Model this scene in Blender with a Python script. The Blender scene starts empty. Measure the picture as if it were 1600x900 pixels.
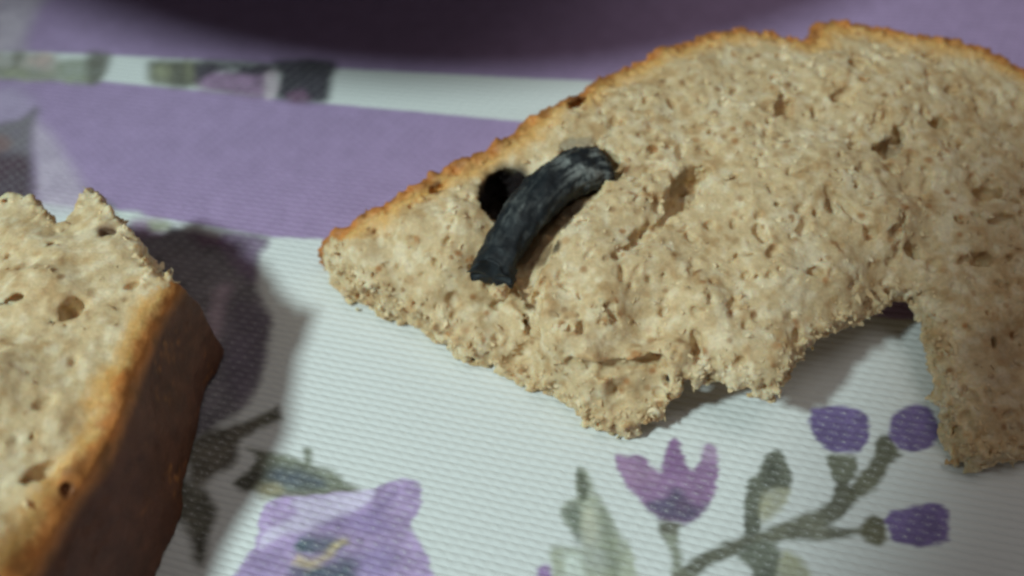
import bpy, math
import numpy as np

rng = np.random.default_rng(7)
S = 0.001                                   # everything below is laid out in millimetres
sc = bpy.context.scene

# ------------------------------------------------------------------ camera
D, PITCH, FPX = 120.0, math.radians(55), 1537.0
CAM = np.array([0, -D * math.cos(PITCH), D * math.sin(PITCH)])
UP = np.array([0, math.sin(PITCH), math.cos(PITCH)])
FW = np.array([0, math.cos(PITCH), -math.sin(PITCH)])
cd = bpy.data.cameras.new('camera')
cam = bpy.data.objects.new('camera', cd)
sc.collection.objects.link(cam)
cam.location = CAM * S
cam.rotation_euler = (math.pi / 2 - PITCH, 0, 0)
cd.sensor_width = 36
cd.lens = 36 * FPX / 1600
cd.clip_start, cd.clip_end = 0.005, 20
cd.dof.use_dof = True
cd.dof.focus_distance = 0.106
cd.dof.aperture_fstop = 12.5
sc.camera = cam

# ------------------------------------------------------------------ world and lamp
LAMP = np.array([-306.0, -140.0, 360.0])
w = bpy.data.worlds.new('World'); sc.world = w; w.use_nodes = True
bg = w.node_tree.nodes['Background']
bg.inputs[0].default_value = (1.0, 0.95, 0.93, 1); bg.inputs[1].default_value = 0.105
ld = bpy.data.lights.new('desk_lamp', 'SPOT')
ld.energy = 7.7; ld.color = (0.80, 1.0, 0.985); ld.shadow_soft_size = 0.028
ld.spot_size = math.radians(24.0); ld.spot_blend = 0.7
lamp = bpy.data.objects.new('desk_lamp', ld)
sc.collection.objects.link(lamp)
lamp.location = LAMP * S
from mathutils import Vector
AIM = np.array([-14.0, 2.0, 0.0])
lamp.rotation_euler = Vector(AIM - LAMP).to_track_quat('-Z', 'Y').to_euler()
cl_ = bpy.data.lights.new('fill_lamp', 'AREA')                  # added overhead fill, weak and broad, to lift the chunk's shadow
cl_.energy = 0.5; cl_.size = 0.30; cl_.color = (1.0, 0.97, 0.92)
cobj = bpy.data.objects.new('fill_lamp', cl_); sc.collection.objects.link(cobj)
cobj.location = (0.13, 0.07, 0.62)
cobj.rotation_euler = Vector((-0.13, -0.07, -0.62)).to_track_quat('-Z', 'Y').to_euler()
sc.view_settings.view_transform = 'Standard'
sc.view_settings.look = 'None'
sc.view_settings.exposure = 0.0
sc.view_settings.gamma = 1.0
sc.render.filter_size = 2.8
sc.cycles.filter_width = 2.8

# ------------------------------------------------------------------ helpers
def at(x, y, z=0.0):
    """photograph pixel -> point at height z (mm)"""
    d = FW + (x - 800) / FPX * np.array([1, 0, 0]) - (y - 450) / FPX * UP
    return CAM + d * (z - CAM[2]) / d[2]

def at2(pts, z=0.0):
    return np.array([at(px, py, z)[:2] for px, py in pts])

def lin(c):
    c = np.asarray(c, float) / 255
    return np.where(c <= 0.04045, c / 12.92, ((c + 0.055) / 1.055) ** 2.4)

def sstep(a, b, x):
    t = np.clip((x - a) / (b - a), 0, 1)
    return t * t * (3 - 2 * t)

TAB = rng.random(1 << 16).astype(np.float32) * 2 - 1
def _h(ix, iy, iz, seed):
    n = (ix * 374761393 + iy * 668265263 + iz * 2147483647 + seed * 1274126177) & 0xFFFFFFFF
    n = ((n ^ (n >> 13)) * 1274126177) & 0xFFFFFFFF
    return TAB[(n ^ (n >> 16)) & 0xFFFF]

def vnoise(P, freq, seed=0):
    q = P * freq
    i = np.floor(q).astype(np.int64)
    t = (q - i).astype(np.float32)
    t = t * t * (3 - 2 * t)
    x, y, z = i[:, 0], i[:, 1], i[:, 2]
    r = 0
    for dx in (0, 1):
        wx = t[:, 0] if dx else 1 - t[:, 0]
        for dy in (0, 1):
            wy = t[:, 1] if dy else 1 - t[:, 1]
            for dz in (0, 1):
                wz = t[:, 2] if dz else 1 - t[:, 2]
                r = r + wx * wy * wz * _h(x + dx, y + dy, z + dz, seed)
    return r

def n2(XY, freq, seed=0):
    return vnoise(np.column_stack([XY, np.full(len(XY), 0.37)]), freq, seed)

def smooth_poly(pts, n=6, closed=True):
    P = np.asarray(pts, float); m = len(P); out = []
    rngi = range(m) if closed else range(m - 1)
    for i in rngi:
        if closed:
            p0, p1, p2, p3 = P[i - 1], P[i], P[(i + 1) % m], P[(i + 2) % m]
        else:
            p0, p1, p2, p3 = P[max(i - 1, 0)], P[i], P[i + 1], P[min(i + 2, m - 1)]
        for k in range(n):
            t = k / n
            out.append(0.5 * (2 * p1 + (p2 - p0) * t + (2 * p0 - 5 * p1 + 4 * p2 - p3) * t * t + (3 * p1 - p0 - 3 * p2 + p3) * t ** 3))
    if not closed: out.append(P[-1])
    return np.array(out)

def seg_dist(Q, A, B):
    """distance of points Q to the segments A-B, nearest index and parameter"""
    best = np.full(len(Q), 1e9); bi = np.zeros(len(Q), int); bt = np.zeros(len(Q))
    for k in range(len(A)):
        d = B[k] - A[k]; L = max(d @ d, 1e-12)
        t = np.clip(((Q - A[k]) @ d) / L, 0, 1)
        e = Q - A[k] - t[:, None] * d
        s = (e * e).sum(1)
        m = s < best
        best[m] = s[m]; bi[m] = k; bt[m] = t[m]
    return np.sqrt(best), bi, bt

def inside(Q, P):
    c = np.zeros(len(Q), bool); x, y = Q[:, 0], Q[:, 1]
    for k in range(len(P)):
        a, b = P[k - 1], P[k]
        if a[1] == b[1]: continue
        m = ((a[1] > y) != (b[1] > y)) & (x < (b[0] - a[0]) * (y - a[1]) / (b[1] - a[1]) + a[0])
        c ^= m
    return c

def poly_sd(Q, P):
    d, _, _ = seg_dist(Q, np.roll(P, 1, 0), P)
    return np.where(inside(Q, P), -d, d)

def nd(nt, t, **kw):
    n = nt.nodes.new(t)
    for k, v in kw.items(): setattr(n, k, v)
    return n

def mat(name):
    m = bpy.data.materials.new(name); m.use_nodes = True
    return m, m.node_tree, m.node_tree.nodes['Principled BSDF']

def math_node(nt, op, a, b=None):
    n = nd(nt, 'ShaderNodeMath', operation=op)
    for i, v in enumerate((a, b)):
        if v is None: continue
        if isinstance(v, (int, float)): n.inputs[i].default_value = v
        else: nt.links.new(v, n.inputs[i])
    return n.outputs[0]

def mesh_from(name, V, F, material, parent=None, smooth=True, attrs=None, uv=None):
    me = bpy.data.meshes.new(name)
    V = np.asarray(V, np.float32); F = np.asarray(F, np.int32)
    k = F.shape[1]
    me.vertices.add(len(V)); me.vertices.foreach_set('co', (V * S).ravel())
    me.loops.add(F.size); me.loops.foreach_set('vertex_index', F.ravel())
    me.polygons.add(len(F))
    me.polygons.foreach_set('loop_start', np.arange(0, F.size, k, dtype=np.int32))
    me.polygons.foreach_set('loop_total', np.full(len(F), k, np.int32))
    me.polygons.foreach_set('use_smooth', np.full(len(F), smooth))
    for an, (kind, data) in (attrs or {}).items():
        a = me.attributes.new(an, kind, 'POINT')
        a.data.foreach_set({'FLOAT_COLOR': 'color', 'FLOAT': 'value'}[kind], np.asarray(data, np.float32).ravel())
    if uv is not None:
        l = me.uv_layers.new(name='weave'); l.data.foreach_set('uv', np.asarray(uv, np.float32)[F.ravel()].ravel())
    me.update(); me.validate()
    me.materials.append(material)
    o = bpy.data.objects.new(name, me)
    sc.collection.objects.link(o)
    if parent: o.parent = parent
    return o

def surface_nets(f, org, h):
    """iso surface of a sampled solid (negative inside): vertices and quads"""
    s = f < 0
    cs = np.stack([s[a:s.shape[0] - 1 + a, b:s.shape[1] - 1 + b, c:s.shape[2] - 1 + c] for a in (0, 1) for b in (0, 1) for c in (0, 1)])
    tot = cs.sum(0)
    I, J, K = np.nonzero((tot > 0) & (tot < 8))
    del cs
    idx = np.full(tot.shape, -1, np.int64); idx[I, J, K] = np.arange(len(I))
    corner = np.array([(a, b, c) for a in (0, 1) for b in (0, 1) for c in (0, 1)])
    val = np.stack([f[I + a, J + b, K + c] for a, b, c in corner], 1)
    acc = np.zeros((len(I), 3)); cnt = np.zeros(len(I))
    for p in range(8):
        for q in range(p + 1, 8):
            if np.abs(corner[p] - corner[q]).sum() != 1: continue
            a, b = val[:, p], val[:, q]
            m = (a < 0) != (b < 0)
            t = np.where(m, a / np.where(m, a - b, 1), 0)
            acc += m[:, None] * (corner[p] + t[:, None] * (corner[q] - corner[p])); cnt += m
    V = (np.column_stack([I, J, K]) + acc / cnt[:, None]) * h + org
    quads = []
    for ax in range(3):
        sl = [slice(None)] * 3; sl2 = [slice(None)] * 3
        sl[ax] = slice(0, -1); sl2[ax] = slice(1, None)
        a = s[tuple(sl)]; b = s[tuple(sl2)]
        E = np.nonzero(a != b)
        u, v = (ax + 1) % 3, (ax + 2) % 3
        ok = (E[u] > 0) & (E[v] > 0) & (E[u] < f.shape[u] - 1) & (E[v] < f.shape[v] - 1)
        E = [e[ok] for e in E]
        def g(du, dv):
            e = [x.copy() for x in E]; e[u] -= du; e[v] -= dv
            return idx[e[0], e[1], e[2]]
        q = np.column_stack([g(1, 1), g(0, 1), g(0, 0), g(1, 0)])
        flip = ~a[E[0], E[1], E[2]]
        q[flip] = q[flip][:, ::-1]
        quads.append(q[(q >= 0).all(1)])
    return V, np.concatenate(quads)

def split_mesh(V, F, mask):
    f = F[mask]; used = np.unique(f)
    r = np.full(len(V), -1, np.int64); r[used] = np.arange(len(used))
    return used, r[f]

def thing(name, label, cat, loc):
    o = bpy.data.objects.new(name, None)
    sc.collection.objects.link(o); o.empty_display_size = 0.01
    o['label'] = label; o['category'] = cat
    o.location = np.asarray(loc) * S
    return o

def smax(a, b, k):
    h = np.clip(0.5 + 0.5 * (a - b) / k, 0, 1)
    return b + (a - b) * h + k * h * (1 - h)

# ------------------------------------------------------------------ the tablecloth
def cloth_uv(XY):
    x, y = XY[:, 0], XY[:, 1]
    v = y + 0.18 * x - 0.0005 * x * x - 0.002 * x * y + 0.12 * n2(XY, 0.06, 3) + 0.05 * n2(XY, 0.25, 4)
    return np.column_stack([x + 0.2 * y + 0.1 * n2(XY, 0.3, 5), v])

def axis(lo, a, b, hi, h):
    fine = np.arange(a, b + h / 2, h)
    out = np.geomspace(h * 3, 60, 22); out = np.cumsum(out)
    L = a - out; R = b + out
    return np.concatenate([[lo], L[(L > lo + 1)][::-1], fine, R[R < hi - 1], [hi]])
gx = axis(-420, -84, 84, 420, 0.19)
gy = axis(-330, -40, 62, 480, 0.19)
GX, GY = np.meshgrid(gx, gy, indexing='ij')
XY = np.column_stack([GX.ravel(), GY.ravel()])
WHITE = np.array([0.78, 0.79, 0.78])
LITW = lin((190, 204, 202))
ALPHA = np.zeros(len(XY), np.float32)
COL = np.tile(WHITE, (len(XY), 1))
JIT = 0.16 * n2(XY, 1.1, 11) + 0.20 * n2(XY * np.array([0.5, 1.6]), 1.9, 12)
MOT = n2(XY, 0.5, 21) * 0.6 + n2(XY, 1.6, 22) * 0.4
FINE = n2(XY, 4.0, 23)

def alb(c, lit=1.0):
    k = WHITE * lin(c) / (LITW * lit)
    k = k + (k.mean() - k) * 0.07
    return np.clip(k * np.array([0.97, 1.0, 0.95]), 0, 0.9)

def paint(pts, c, soft=0.25, op=1.0, sm=True, mott=0.12, lit=1.0, jit=1.0, raw=False, ink=1.0):
    soft = soft * 1.45; mott = mott * 1.5
    P = np.asarray(pts, float) if raw else at2(pts)
    if sm: P = smooth_poly(P, 5)
    lo, hi = P.min(0) - soft - 1, P.max(0) + soft + 1
    m = np.nonzero((XY[:, 0] > lo[0]) & (XY[:, 0] < hi[0]) & (XY[:, 1] > lo[1]) & (XY[:, 1] < hi[1]))[0]
    if len(m) == 0: return
    d = poly_sd(XY[m], P) + JIT[m] * jit
    a = sstep(soft, -soft, d) * op
    a = np.clip(a * (1 + 0.25 * mott * 4 * MOT[m] * (op < 1)), 0, 1)
    k = alb(c, lit)[None] * (1 + mott * MOT[m] + 0.06 * FINE[m])[:, None]
    COL[m] = COL[m] * (1 - a[:, None]) + k * a[:, None]
    ALPHA[m] = np.maximum(ALPHA[m] * (1 - a), a * ink)

def stroke(pts, wd, c, **kw):
    P = smooth_poly(at2(pts), 6, closed=False)
    t = np.gradient(P, axis=0); t /= np.linalg.norm(t, axis=1)[:, None] + 1e-9
    n = np.column_stack([-t[:, 1], t[:, 0]])
    W = np.interp(np.linspace(0, 1, len(P)), np.linspace(0, 1, len(wd)), wd)[:, None] / 2
    paint(np.concatenate([P + n * W, (P - n * W)[::-1]]), c, sm=False, raw=True, **kw)

LAV = (145, 127, 170)
def band(top, bot, c=LAV):
    paint(list(top) + list(bot)[::-1], c, soft=0.18, sm=False, mott=0.07, jit=0.35, ink=0.3)
# broad lavender ribbons
band([(-900, -640), (0, -560), (900, -540), (2400, -500)], [(-900, 40), (0, 79), (300, 93), (520, 107), (900, 126), (1250, 143), (2400, 200)])
band([(-900, 60), (0, 121), (160, 127), (520, 163), (820, 190), (1200, 228), (2400, 330)], [(-900, 190), (190, 331), (300, 350), (420, 370), (500, 374), (760, 405), (1200, 470), (1400, 498), (1440, 500), (2400, 600)])
# pale leaf ghosts over the ribbons
paint([(-60, -20), (75, -20), (55, 20), (40, 60), (30, 78), (-60, 78)], (168, 163, 178), soft=1.2, op=0.8, lit=0.95)
paint([(-30, 150), (20, 135), (48, 150), (60, 178), (45, 195), (-30, 200)], (160, 152, 182), soft=1.2, op=0.6)
paint([(48, 190), (75, 205), (100, 240), (130, 290), (140, 325), (60, 322), (50, 250)], (170, 162, 182), soft=1.0, op=0.75)
paint([(-60, 200), (-20, 196), (30, 185), (58, 168), (52, 200), (50, 240), (45, 280), (40, 320), (-80, 320)], (104, 100, 110), soft=0.7, op=0.95)
paint([(-80, 240), (0, 240), (40, 245), (52, 270), (50, 310), (20, 330), (-80, 330)], (66, 48, 62), soft=0.9, op=0.95, mott=0.3)
paint([(-40, 215), (5, 212), (14, 228), (-10, 240), (-40, 240)], (120, 92, 88), soft=0.6, op=0.7)
# flowers on the white strip between the ribbons
strip = dict(soft=0.7, mott=0.35)
paint([(-200, 78), (0, 82), (88, 88), (84, 122), (0, 119), (-200, 100)], (150, 146, 140), op=0.8, **strip)
paint([(-20, 104), (50, 108), (100, 120), (100, 126), (-20, 122)], (128, 134, 118), op=0.9, **strip)
paint([(22, 82), (38, 84), (30, 100), (20, 108)], (105, 108, 98), op=0.8, **strip)
paint([(50, 85), (80, 88), (72, 108), (56, 104)], (165, 150, 148), op=0.8, **strip)
paint([(92, 98), (140, 92), (160, 100), (150, 130), (95, 125)], (128, 138, 122), op=0.9, **strip)
paint([(138, 84), (172, 86), (168, 108), (156, 128), (138, 126)], (84, 84, 76), op=0.9, **strip)
paint([(238, 96), (300, 98), (314, 110), (312, 136), (240, 132), (232, 112)], (100, 104, 92), **strip)
paint([(244, 102), (266, 103), (268, 118), (248, 118)], (128, 134, 110), op=0.9, soft=0.8, mott=0.3)
paint([(290, 100), (308, 101), (310, 122), (292, 124)], (132, 138, 112), op=0.8, soft=0.8, mott=0.3)
paint([(268, 104), (288, 106), (290, 134), (272, 132)], (82, 84, 76), op=0.8, soft=0.8, mott=0.3)
paint([(316, 108), (345, 112), (390, 112), (420, 112), (416, 152), (360, 148), (312, 138)], (128, 104, 138), **strip)
paint([(310, 96), (420, 100), (440, 112), (400, 118), (350, 112), (325, 120), (308, 128)], (52, 46, 60), soft=0.6, op=0.9, mott=0.3)
paint([(432, 96), (520, 96), (518, 125), (510, 158), (470, 160), (430, 152), (436, 120)], (52, 48, 62), **strip)
paint([(452, 146), (475, 142), (480, 160), (455, 160)], (110, 78, 110), op=0.8, soft=0.6, mott=0.2)
paint([(414, 118), (432, 112), (436, 130), (428, 152), (416, 152)], (176, 166, 180), op=0.9, soft=0.5, mott=0.2)
# plum flower under the torn chunk's shade
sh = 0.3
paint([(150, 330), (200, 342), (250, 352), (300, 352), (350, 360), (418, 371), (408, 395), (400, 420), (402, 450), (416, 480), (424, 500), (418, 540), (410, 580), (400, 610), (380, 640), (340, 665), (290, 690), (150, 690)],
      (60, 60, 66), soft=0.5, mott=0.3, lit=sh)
paint([(160, 330), (215, 332), (225, 345), (190, 352), (150, 345)], (190, 204, 202), soft=0.5, op=0.9)
paint([(205, 345), (245, 342), (260, 360), (235, 372), (210, 368)], (140, 118, 150), soft=0.7, op=0.8)
paint([(232, 346), (262, 347), (264, 360), (238, 360)], (150, 160, 138), soft=0.5, op=0.9)
paint([(278, 350), (310, 352), (346, 362), (338, 372), (300, 362), (276, 358)], (190, 198, 204), soft=0.4, op=0.95)
paint([(300, 366), (345, 370), (352, 384), (318, 384)], (108, 76, 108), soft=0.8, op=0.7)
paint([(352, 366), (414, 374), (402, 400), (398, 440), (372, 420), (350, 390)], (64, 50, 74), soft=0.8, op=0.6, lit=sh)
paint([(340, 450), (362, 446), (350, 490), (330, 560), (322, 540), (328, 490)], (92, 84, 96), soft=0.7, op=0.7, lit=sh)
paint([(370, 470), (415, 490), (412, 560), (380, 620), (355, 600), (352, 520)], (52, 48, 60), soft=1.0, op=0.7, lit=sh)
# olive leaves and holly shape
OL = (92, 96, 84)
stroke([(300, 720), (345, 690), (395, 665), (438, 645)], [2.6, 1.6, 1.4, 1.8], (62, 64, 56), soft=0.4, lit=0.5, mott=0.3)
paint([(300, 690), (350, 668), (400, 660), (395, 672), (375, 688), (370, 720), (350, 735), (300, 760)], (62, 62, 56), soft=0.5, lit=0.45, mott=0.35)
paint([(270, 745), (300, 755), (325, 770), (338, 800), (330, 830), (322, 860), (318, 882), (306, 880), (300, 850), (288, 820), (270, 800)], (56, 58, 52), soft=0.5, lit=0.4, mott=0.35)
paint([(366, 755), (390, 735), (400, 715), (385, 700), (420, 706), (450, 712), (474, 720), (474, 702), (486, 704), (490, 726), (520, 735), (540, 752), (562, 766), (520, 775), (470, 778), (425, 778), (405, 772)],
      (110, 118, 106), soft=0.35, mott=0.35)
paint([(370, 752), (400, 735), (410, 745), (392, 765), (375, 764)], (66, 66, 58), soft=0.5, op=0.9, mott=0.3)
paint([(420, 736), (450, 730), (500, 745), (505, 762), (450, 762), (420, 755)], (78, 88, 98), soft=0.6, op=0.9, mott=0.3)
paint([(400, 760), (430, 755), (440, 768), (412, 778)], (142, 138, 112), soft=0.5, op=0.85)
paint([(430, 775), (480, 770), (560, 766), (520, 776), (470, 784)], (100, 96, 88), soft=0.3, op=0.7)
# large lavender flower
paint([(360, 940), (376, 890), (396, 856), (404, 825), (415, 790), (440, 778), (480, 774), (540, 770), (575, 768), (600, 756), (628, 748), (648, 752), (658, 768), (656, 792), (643, 822), (656, 845), (668, 868), (674, 890), (678, 940)],
      (156, 140, 184), soft=0.22, mott=0.3)
paint([(470, 778), (540, 772), (585, 768), (570, 790), (530, 808), (480, 828), (440, 838), (406, 856), (418, 828), (462, 806), (458, 790)],
      (186, 182, 212), soft=0.35, op=0.95)
paint([(500, 822), (545, 806), (590, 786), (620, 770), (600, 800), (612, 826), (580, 838), (540, 828)], (126, 112, 160), soft=0.7, op=0.75)
paint([(380, 890), (410, 862), (450, 844), (470, 842), (440, 870), (430, 900), (380, 930)], (134, 120, 166), soft=0.8, op=0.6)
paint([(560, 870), (600, 850), (620, 872), (600, 905), (560, 900)], (126, 116, 166), soft=0.8, op=0.6)
paint([(462, 850), (482, 836), (520, 838), (542, 846), (530, 862), (490, 868), (464, 864)], (70, 86, 98), soft=0.5, op=0.85, mott=0.35)
paint([(455, 888), (500, 880), (548, 868), (560, 900), (540, 930), (470, 930)], (72, 82, 98), soft=0.6, op=0.85, mott=0.35)
stroke([(462, 872), (485, 880), (510, 870), (528, 850), (544, 846)], [0.8, 1.1, 0.7, 0.9, 0.5], (168, 156, 124), soft=0.4, op=0.8, mott=0.3)
# small purple tip
paint([(838, 900), (842, 886), (852, 882), (862, 892), (868, 940), (836, 940)], (140, 116, 166), soft=0.3)
# tall pale leaf
paint([(905, 732), (915, 738), (928, 760), (940, 782), (952, 800), (966, 830), (985, 858), (995, 940), (880, 940), (862, 872), (864, 852), (896, 856), (908, 852), (896, 835), (888, 820), (874, 798), (886, 784), (902, 778), (900, 755)],
      (146, 156, 142), soft=0.35, op=0.88, mott=0.25)
paint([(901, 734), (912, 738), (920, 766), (914, 784), (904, 776)], (92, 100, 88), soft=0.35, mott=0.3)
paint([(876, 796), (900, 786), (910, 790), (908, 840), (900, 845), (886, 816)], (104, 114, 104), soft=0.4, op=0.9, mott=0.3)
paint([(912, 800), (928, 800), (932, 842), (916, 846)], (176, 182, 166), soft=0.6, op=0.8)
paint([(938, 790), (952, 812), (964, 850), (970, 900), (955, 930), (945, 870)], (122, 132, 116), soft=0.5, op=0.8, mott=0.3)
paint([(880, 868), (905, 868), (912, 900), (900, 925), (884, 905)], (182, 196, 192), soft=0.4, op=0.9)
# mauve tulip
paint([(960, 712), (978, 712), (1004, 714), (1020, 732), (1034, 736), (1040, 712), (1050, 686), (1060, 690), (1068, 712), (1078, 732), (1088, 730), (1096, 712), (1106, 694), (1118, 702), (1123, 735), (1120, 760), (1108, 786), (1092, 805), (1072, 817), (1046, 815), (1026, 806), (1000, 782), (974, 752)],
      (132, 106, 146), soft=0.22, mott=0.2)
paint([(1010, 786), (1036, 780), (1048, 766), (1060, 764), (1076, 782), (1094, 790), (1104, 788), (1090, 806), (1072, 816), (1046, 814), (1026, 806)], (84, 78, 104), soft=0.5, op=0.9, mott=0.3)
paint([(1040, 716), (1052, 690), (1066, 716), (1074, 740), (1036, 740)], (120, 92, 136), soft=0.4, op=0.7)
paint([(1098, 700), (1116, 700), (1120, 716), (1100, 720)], (170, 156, 184), soft=0.5, op=0.6)
paint([(968, 722), (1010, 728), (1026, 750), (990, 760)], (150, 126, 160), soft=0.6, op=0.6)
paint([(1028, 816), (1062, 817), (1058, 838), (1044, 844), (1034, 836)], (100, 102, 92), soft=0.3, mott=0.25)
stroke([(1048, 835), (1056, 862), (1060, 905)], [1.2, 1.1, 1.4], (128, 136, 124), soft=0.35)
# main bough with buds
G = (98, 102, 90)
stroke([(1050, 930), (1082, 890), (1130, 862), (1190, 840), (1250, 824), (1300, 800), (1330, 772)], [1.9, 1.7, 1.5, 1.6, 2.2, 2.0, 1.8], G, soft=0.3, mott=0.3)
stroke([(1308, 792), (1316, 762), (1318, 730)], [1.5, 1.4, 2.2], G, soft=0.3, mott=0.3)
paint([(1292, 712), (1316, 708), (1338, 714), (1338, 735), (1322, 758), (1308, 754), (1296, 734)], (104, 110, 96), soft=0.25, mott=0.3)
stroke([(1322, 775), (1352, 756), (1376, 722), (1388, 690)], [1.4, 2.0, 2.0, 1.6], (100, 104, 88), soft=0.3, mott=0.3)
paint([(1372, 686), (1392, 682), (1404, 706), (1410, 712), (1396, 722), (1372, 716)], (88, 92, 78), soft=0.3, mott=0.3)
stroke([(1250, 830), (1300, 834), (1345, 828), (1365, 828)], [1.8, 1.3, 0.6, 0.9], (104, 108, 96), soft=0.3, mott=0.3)
paint([(1344, 826), (1362, 806), (1380, 812), (1386, 838), (1374, 853), (1352, 844)], (96, 98, 80), soft=0.3, mott=0.35)
paint([(1166, 832), (1163, 790), (1168, 756), (1184, 738), (1196, 712), (1212, 702), (1226, 716), (1236, 740), (1232, 768), (1206, 766), (1192, 790), (1186, 832)], (90, 96, 86), soft=0.25, mott=0.3)
paint([(1196, 768), (1232, 764), (1226, 790), (1206, 808), (1190, 812)], (150, 154, 132), soft=0.4, op=0.9, mott=0.2)
paint([(1152, 868), (1180, 846), (1205, 848), (1222, 866), (1216, 905), (1220, 940), (1190, 940), (1172, 890)], (100, 108, 98), soft=0.3, mott=0.3)
paint([(1222, 866), (1248, 872), (1268, 900), (1272, 940), (1215, 940)], (146, 152, 128), soft=0.4, op=0.9)
VI = (104, 92, 142)
paint([(1264, 650), (1272, 637), (1310, 635), (1344, 642), (1358, 660), (1354, 690), (1338, 706), (1310, 709), (1288, 700), (1270, 676)], VI, soft=0.22, mott=0.25)
paint([(1388, 668), (1400, 645), (1432, 633), (1455, 640), (1466, 660), (1480, 676), (1462, 690), (1442, 704), (1410, 702), (1394, 690)], VI, soft=0.22, mott=0.25)
paint([(1384, 808), (1402, 796), (1440, 788), (1470, 788), (1482, 804), (1482, 840), (1460, 852), (1420, 852), (1396, 844), (1388, 826)], VI, soft=0.22, mott=0.25)
# more of the print beyond the picture, so the cloth goes on
for cx, cy, r in [(-85, -15, 9), (-110, 20, 12), (95, -20, 10), (120, -60, 13), (-30, -70, 14), (40, -85, 12), (-120, -70, 12), (0, -120, 15)]:
    th = np.linspace(0, 2 * math.pi, 40, endpoint=False)
    rr = r * (0.75 + 0.25 * np.cos(5 * th + cx))
    paint(np.column_stack([cx + rr * np.cos(th), cy + rr * np.sin(th)]), LAV, raw=True, sm=False, soft=0.4, mott=0.2)
    paint(np.column_stack([cx + 0.3 * rr * np.cos(th), cy + 0.3 * rr * np.sin(th)]), (84, 78, 104), raw=True, sm=False, soft=0.6, mott=0.2)

UVW = cloth_uv(XY)
Z = 0.10 * n2(XY, 0.05, 31) + 0.05 * n2(XY, 0.14, 32)
n0, n1 = len(gx), len(gy)
ids = np.arange(n0 * n1).reshape(n0, n1)
F = np.stack([ids[:-1, :-1], ids[1:, :-1], ids[1:, 1:], ids[:-1, 1:]], -1).reshape(-1, 4)

mc, nt, bs = mat('printed_cotton')
at_c = nd(nt, 'ShaderNodeAttribute', attribute_name='print')
at_a = nd(nt, 'ShaderNodeAttribute', attribute_name='ink')
uvn = nd(nt, 'ShaderNodeUVMap', uv_map='weave')
sep = nd(nt, 'ShaderNodeSeparateXYZ'); nt.links.new(uvn.outputs[0], sep.inputs[0])
wob = nd(nt, 'ShaderNodeTexNoise'); wob.inputs['Scale'].default_value = 0.9; wob.inputs['Detail'].default_value = 2
nt.links.new(uvn.outputs[0], wob.inputs['Vector'])
vv = math_node(nt, 'DIVIDE', sep.outputs[1], 0.84)
vv = math_node(nt, 'ADD', vv, math_node(nt, 'MULTIPLY', wob.outputs['Fac'], 0.35))
uu = math_node(nt, 'DIVIDE', sep.outputs[0], 1.45)
rib = math_node(nt, 'ABSOLUTE', math_node(nt, 'SINE', math_node(nt, 'MULTIPLY', vv, math.pi)))     # groove at integer v
row = math_node(nt, 'FLOOR', vv)
ph = math_node(nt, 'ADD', math_node(nt, 'MULTIPLY', uu, 2 * math.pi), math_node(nt, 'MULTIPLY', row, math.pi))
brick = math_node(nt, 'MULTIPLY_ADD', math_node(nt, 'SINE', ph), 0.5); brick.node.inputs[2].default_value = 0.5
fib = nd(nt, 'ShaderNodeTexNoise'); fib.inputs['Scale'].default_value = 4.0; fib.inputs['Detail'].default_value = 3
mp = nd(nt, 'ShaderNodeMapping'); mp.inputs['Scale'].default_value = (0.7, 2.6, 1)
nt.links.new(uvn.outputs[0], mp.inputs[0]); nt.links.new(mp.outputs[0], fib.inputs['Vector'])
hgt = math_node(nt, 'MULTIPLY', math_node(nt, 'POWER', rib, 0.8), math_node(nt, 'MULTIPLY_ADD', brick, 0.28))
hgt.node.inputs[1].links[0].from_node.inputs[2].default_value = 0.75
hgt = math_node(nt, 'ADD', hgt, math_node(nt, 'MULTIPLY', fib.outputs['Fac'], 0.35))
bump = nd(nt, 'ShaderNodeBump'); bump.inputs['Strength'].default_value = 0.58; bump.inputs['Distance'].default_value = 0.00022
nt.links.new(hgt, bump.inputs['Height'])
# bare white fibres show through the ink here and there
spk = nd(nt, 'ShaderNodeMapRange'); spk.inputs[1].default_value = 0.56; spk.inputs[2].default_value = 0.72
spk.inputs[3].default_value = 0.0; spk.inputs[4].default_value = 0.55
nt.links.new(fib.outputs['Fac'], spk.inputs[0])
fac = math_node(nt, 'MULTIPLY', spk.outputs[0], at_a.outputs['Fac'])
pn = nd(nt, 'ShaderNodeMapRange'); pn.inputs[1].default_value = 0.38; pn.inputs[2].default_value = 0.62; pn.inputs[3].default_value = 0.1; pn.inputs[4].default_value = 1.25
nt.links.new(fib.outputs['Fac'], pn.inputs[0])
peak = math_node(nt, 'MULTIPLY', math_node(nt, 'MULTIPLY', math_node(nt, 'POWER', rib, 3.0), brick), pn.outputs[0])          # thread crowns take less ink
fac = math_node(nt, 'ADD', math_node(nt, 'MULTIPLY', fac, math_node(nt, 'MULTIPLY_ADD', peak, 0.8)), math_node(nt, 'MULTIPLY', math_node(nt, 'MULTIPLY', peak, 0.2), at_a.outputs['Fac']))
fac.node.inputs[0].links[0].from_node.inputs[1].links[0].from_node.inputs[2].default_value = 0.35
mx = nd(nt, 'ShaderNodeMix', data_type='RGBA')
nt.links.new(fac, mx.inputs[0]); nt.links.new(at_c.outputs['Color'], mx.inputs[6]); mx.inputs[7].default_value = (*WHITE, 1)
nt.links.new(mx.outputs[2], bs.inputs['Base Color'])
nt.links.new(bump.outputs[0], bs.inputs['Normal'])
bs.inputs['Roughness'].default_value = 0.75
bs.inputs['Specular IOR Level'].default_value = 0.25
bs.inputs['Sheen Weight'].default_value = 0.08
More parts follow.
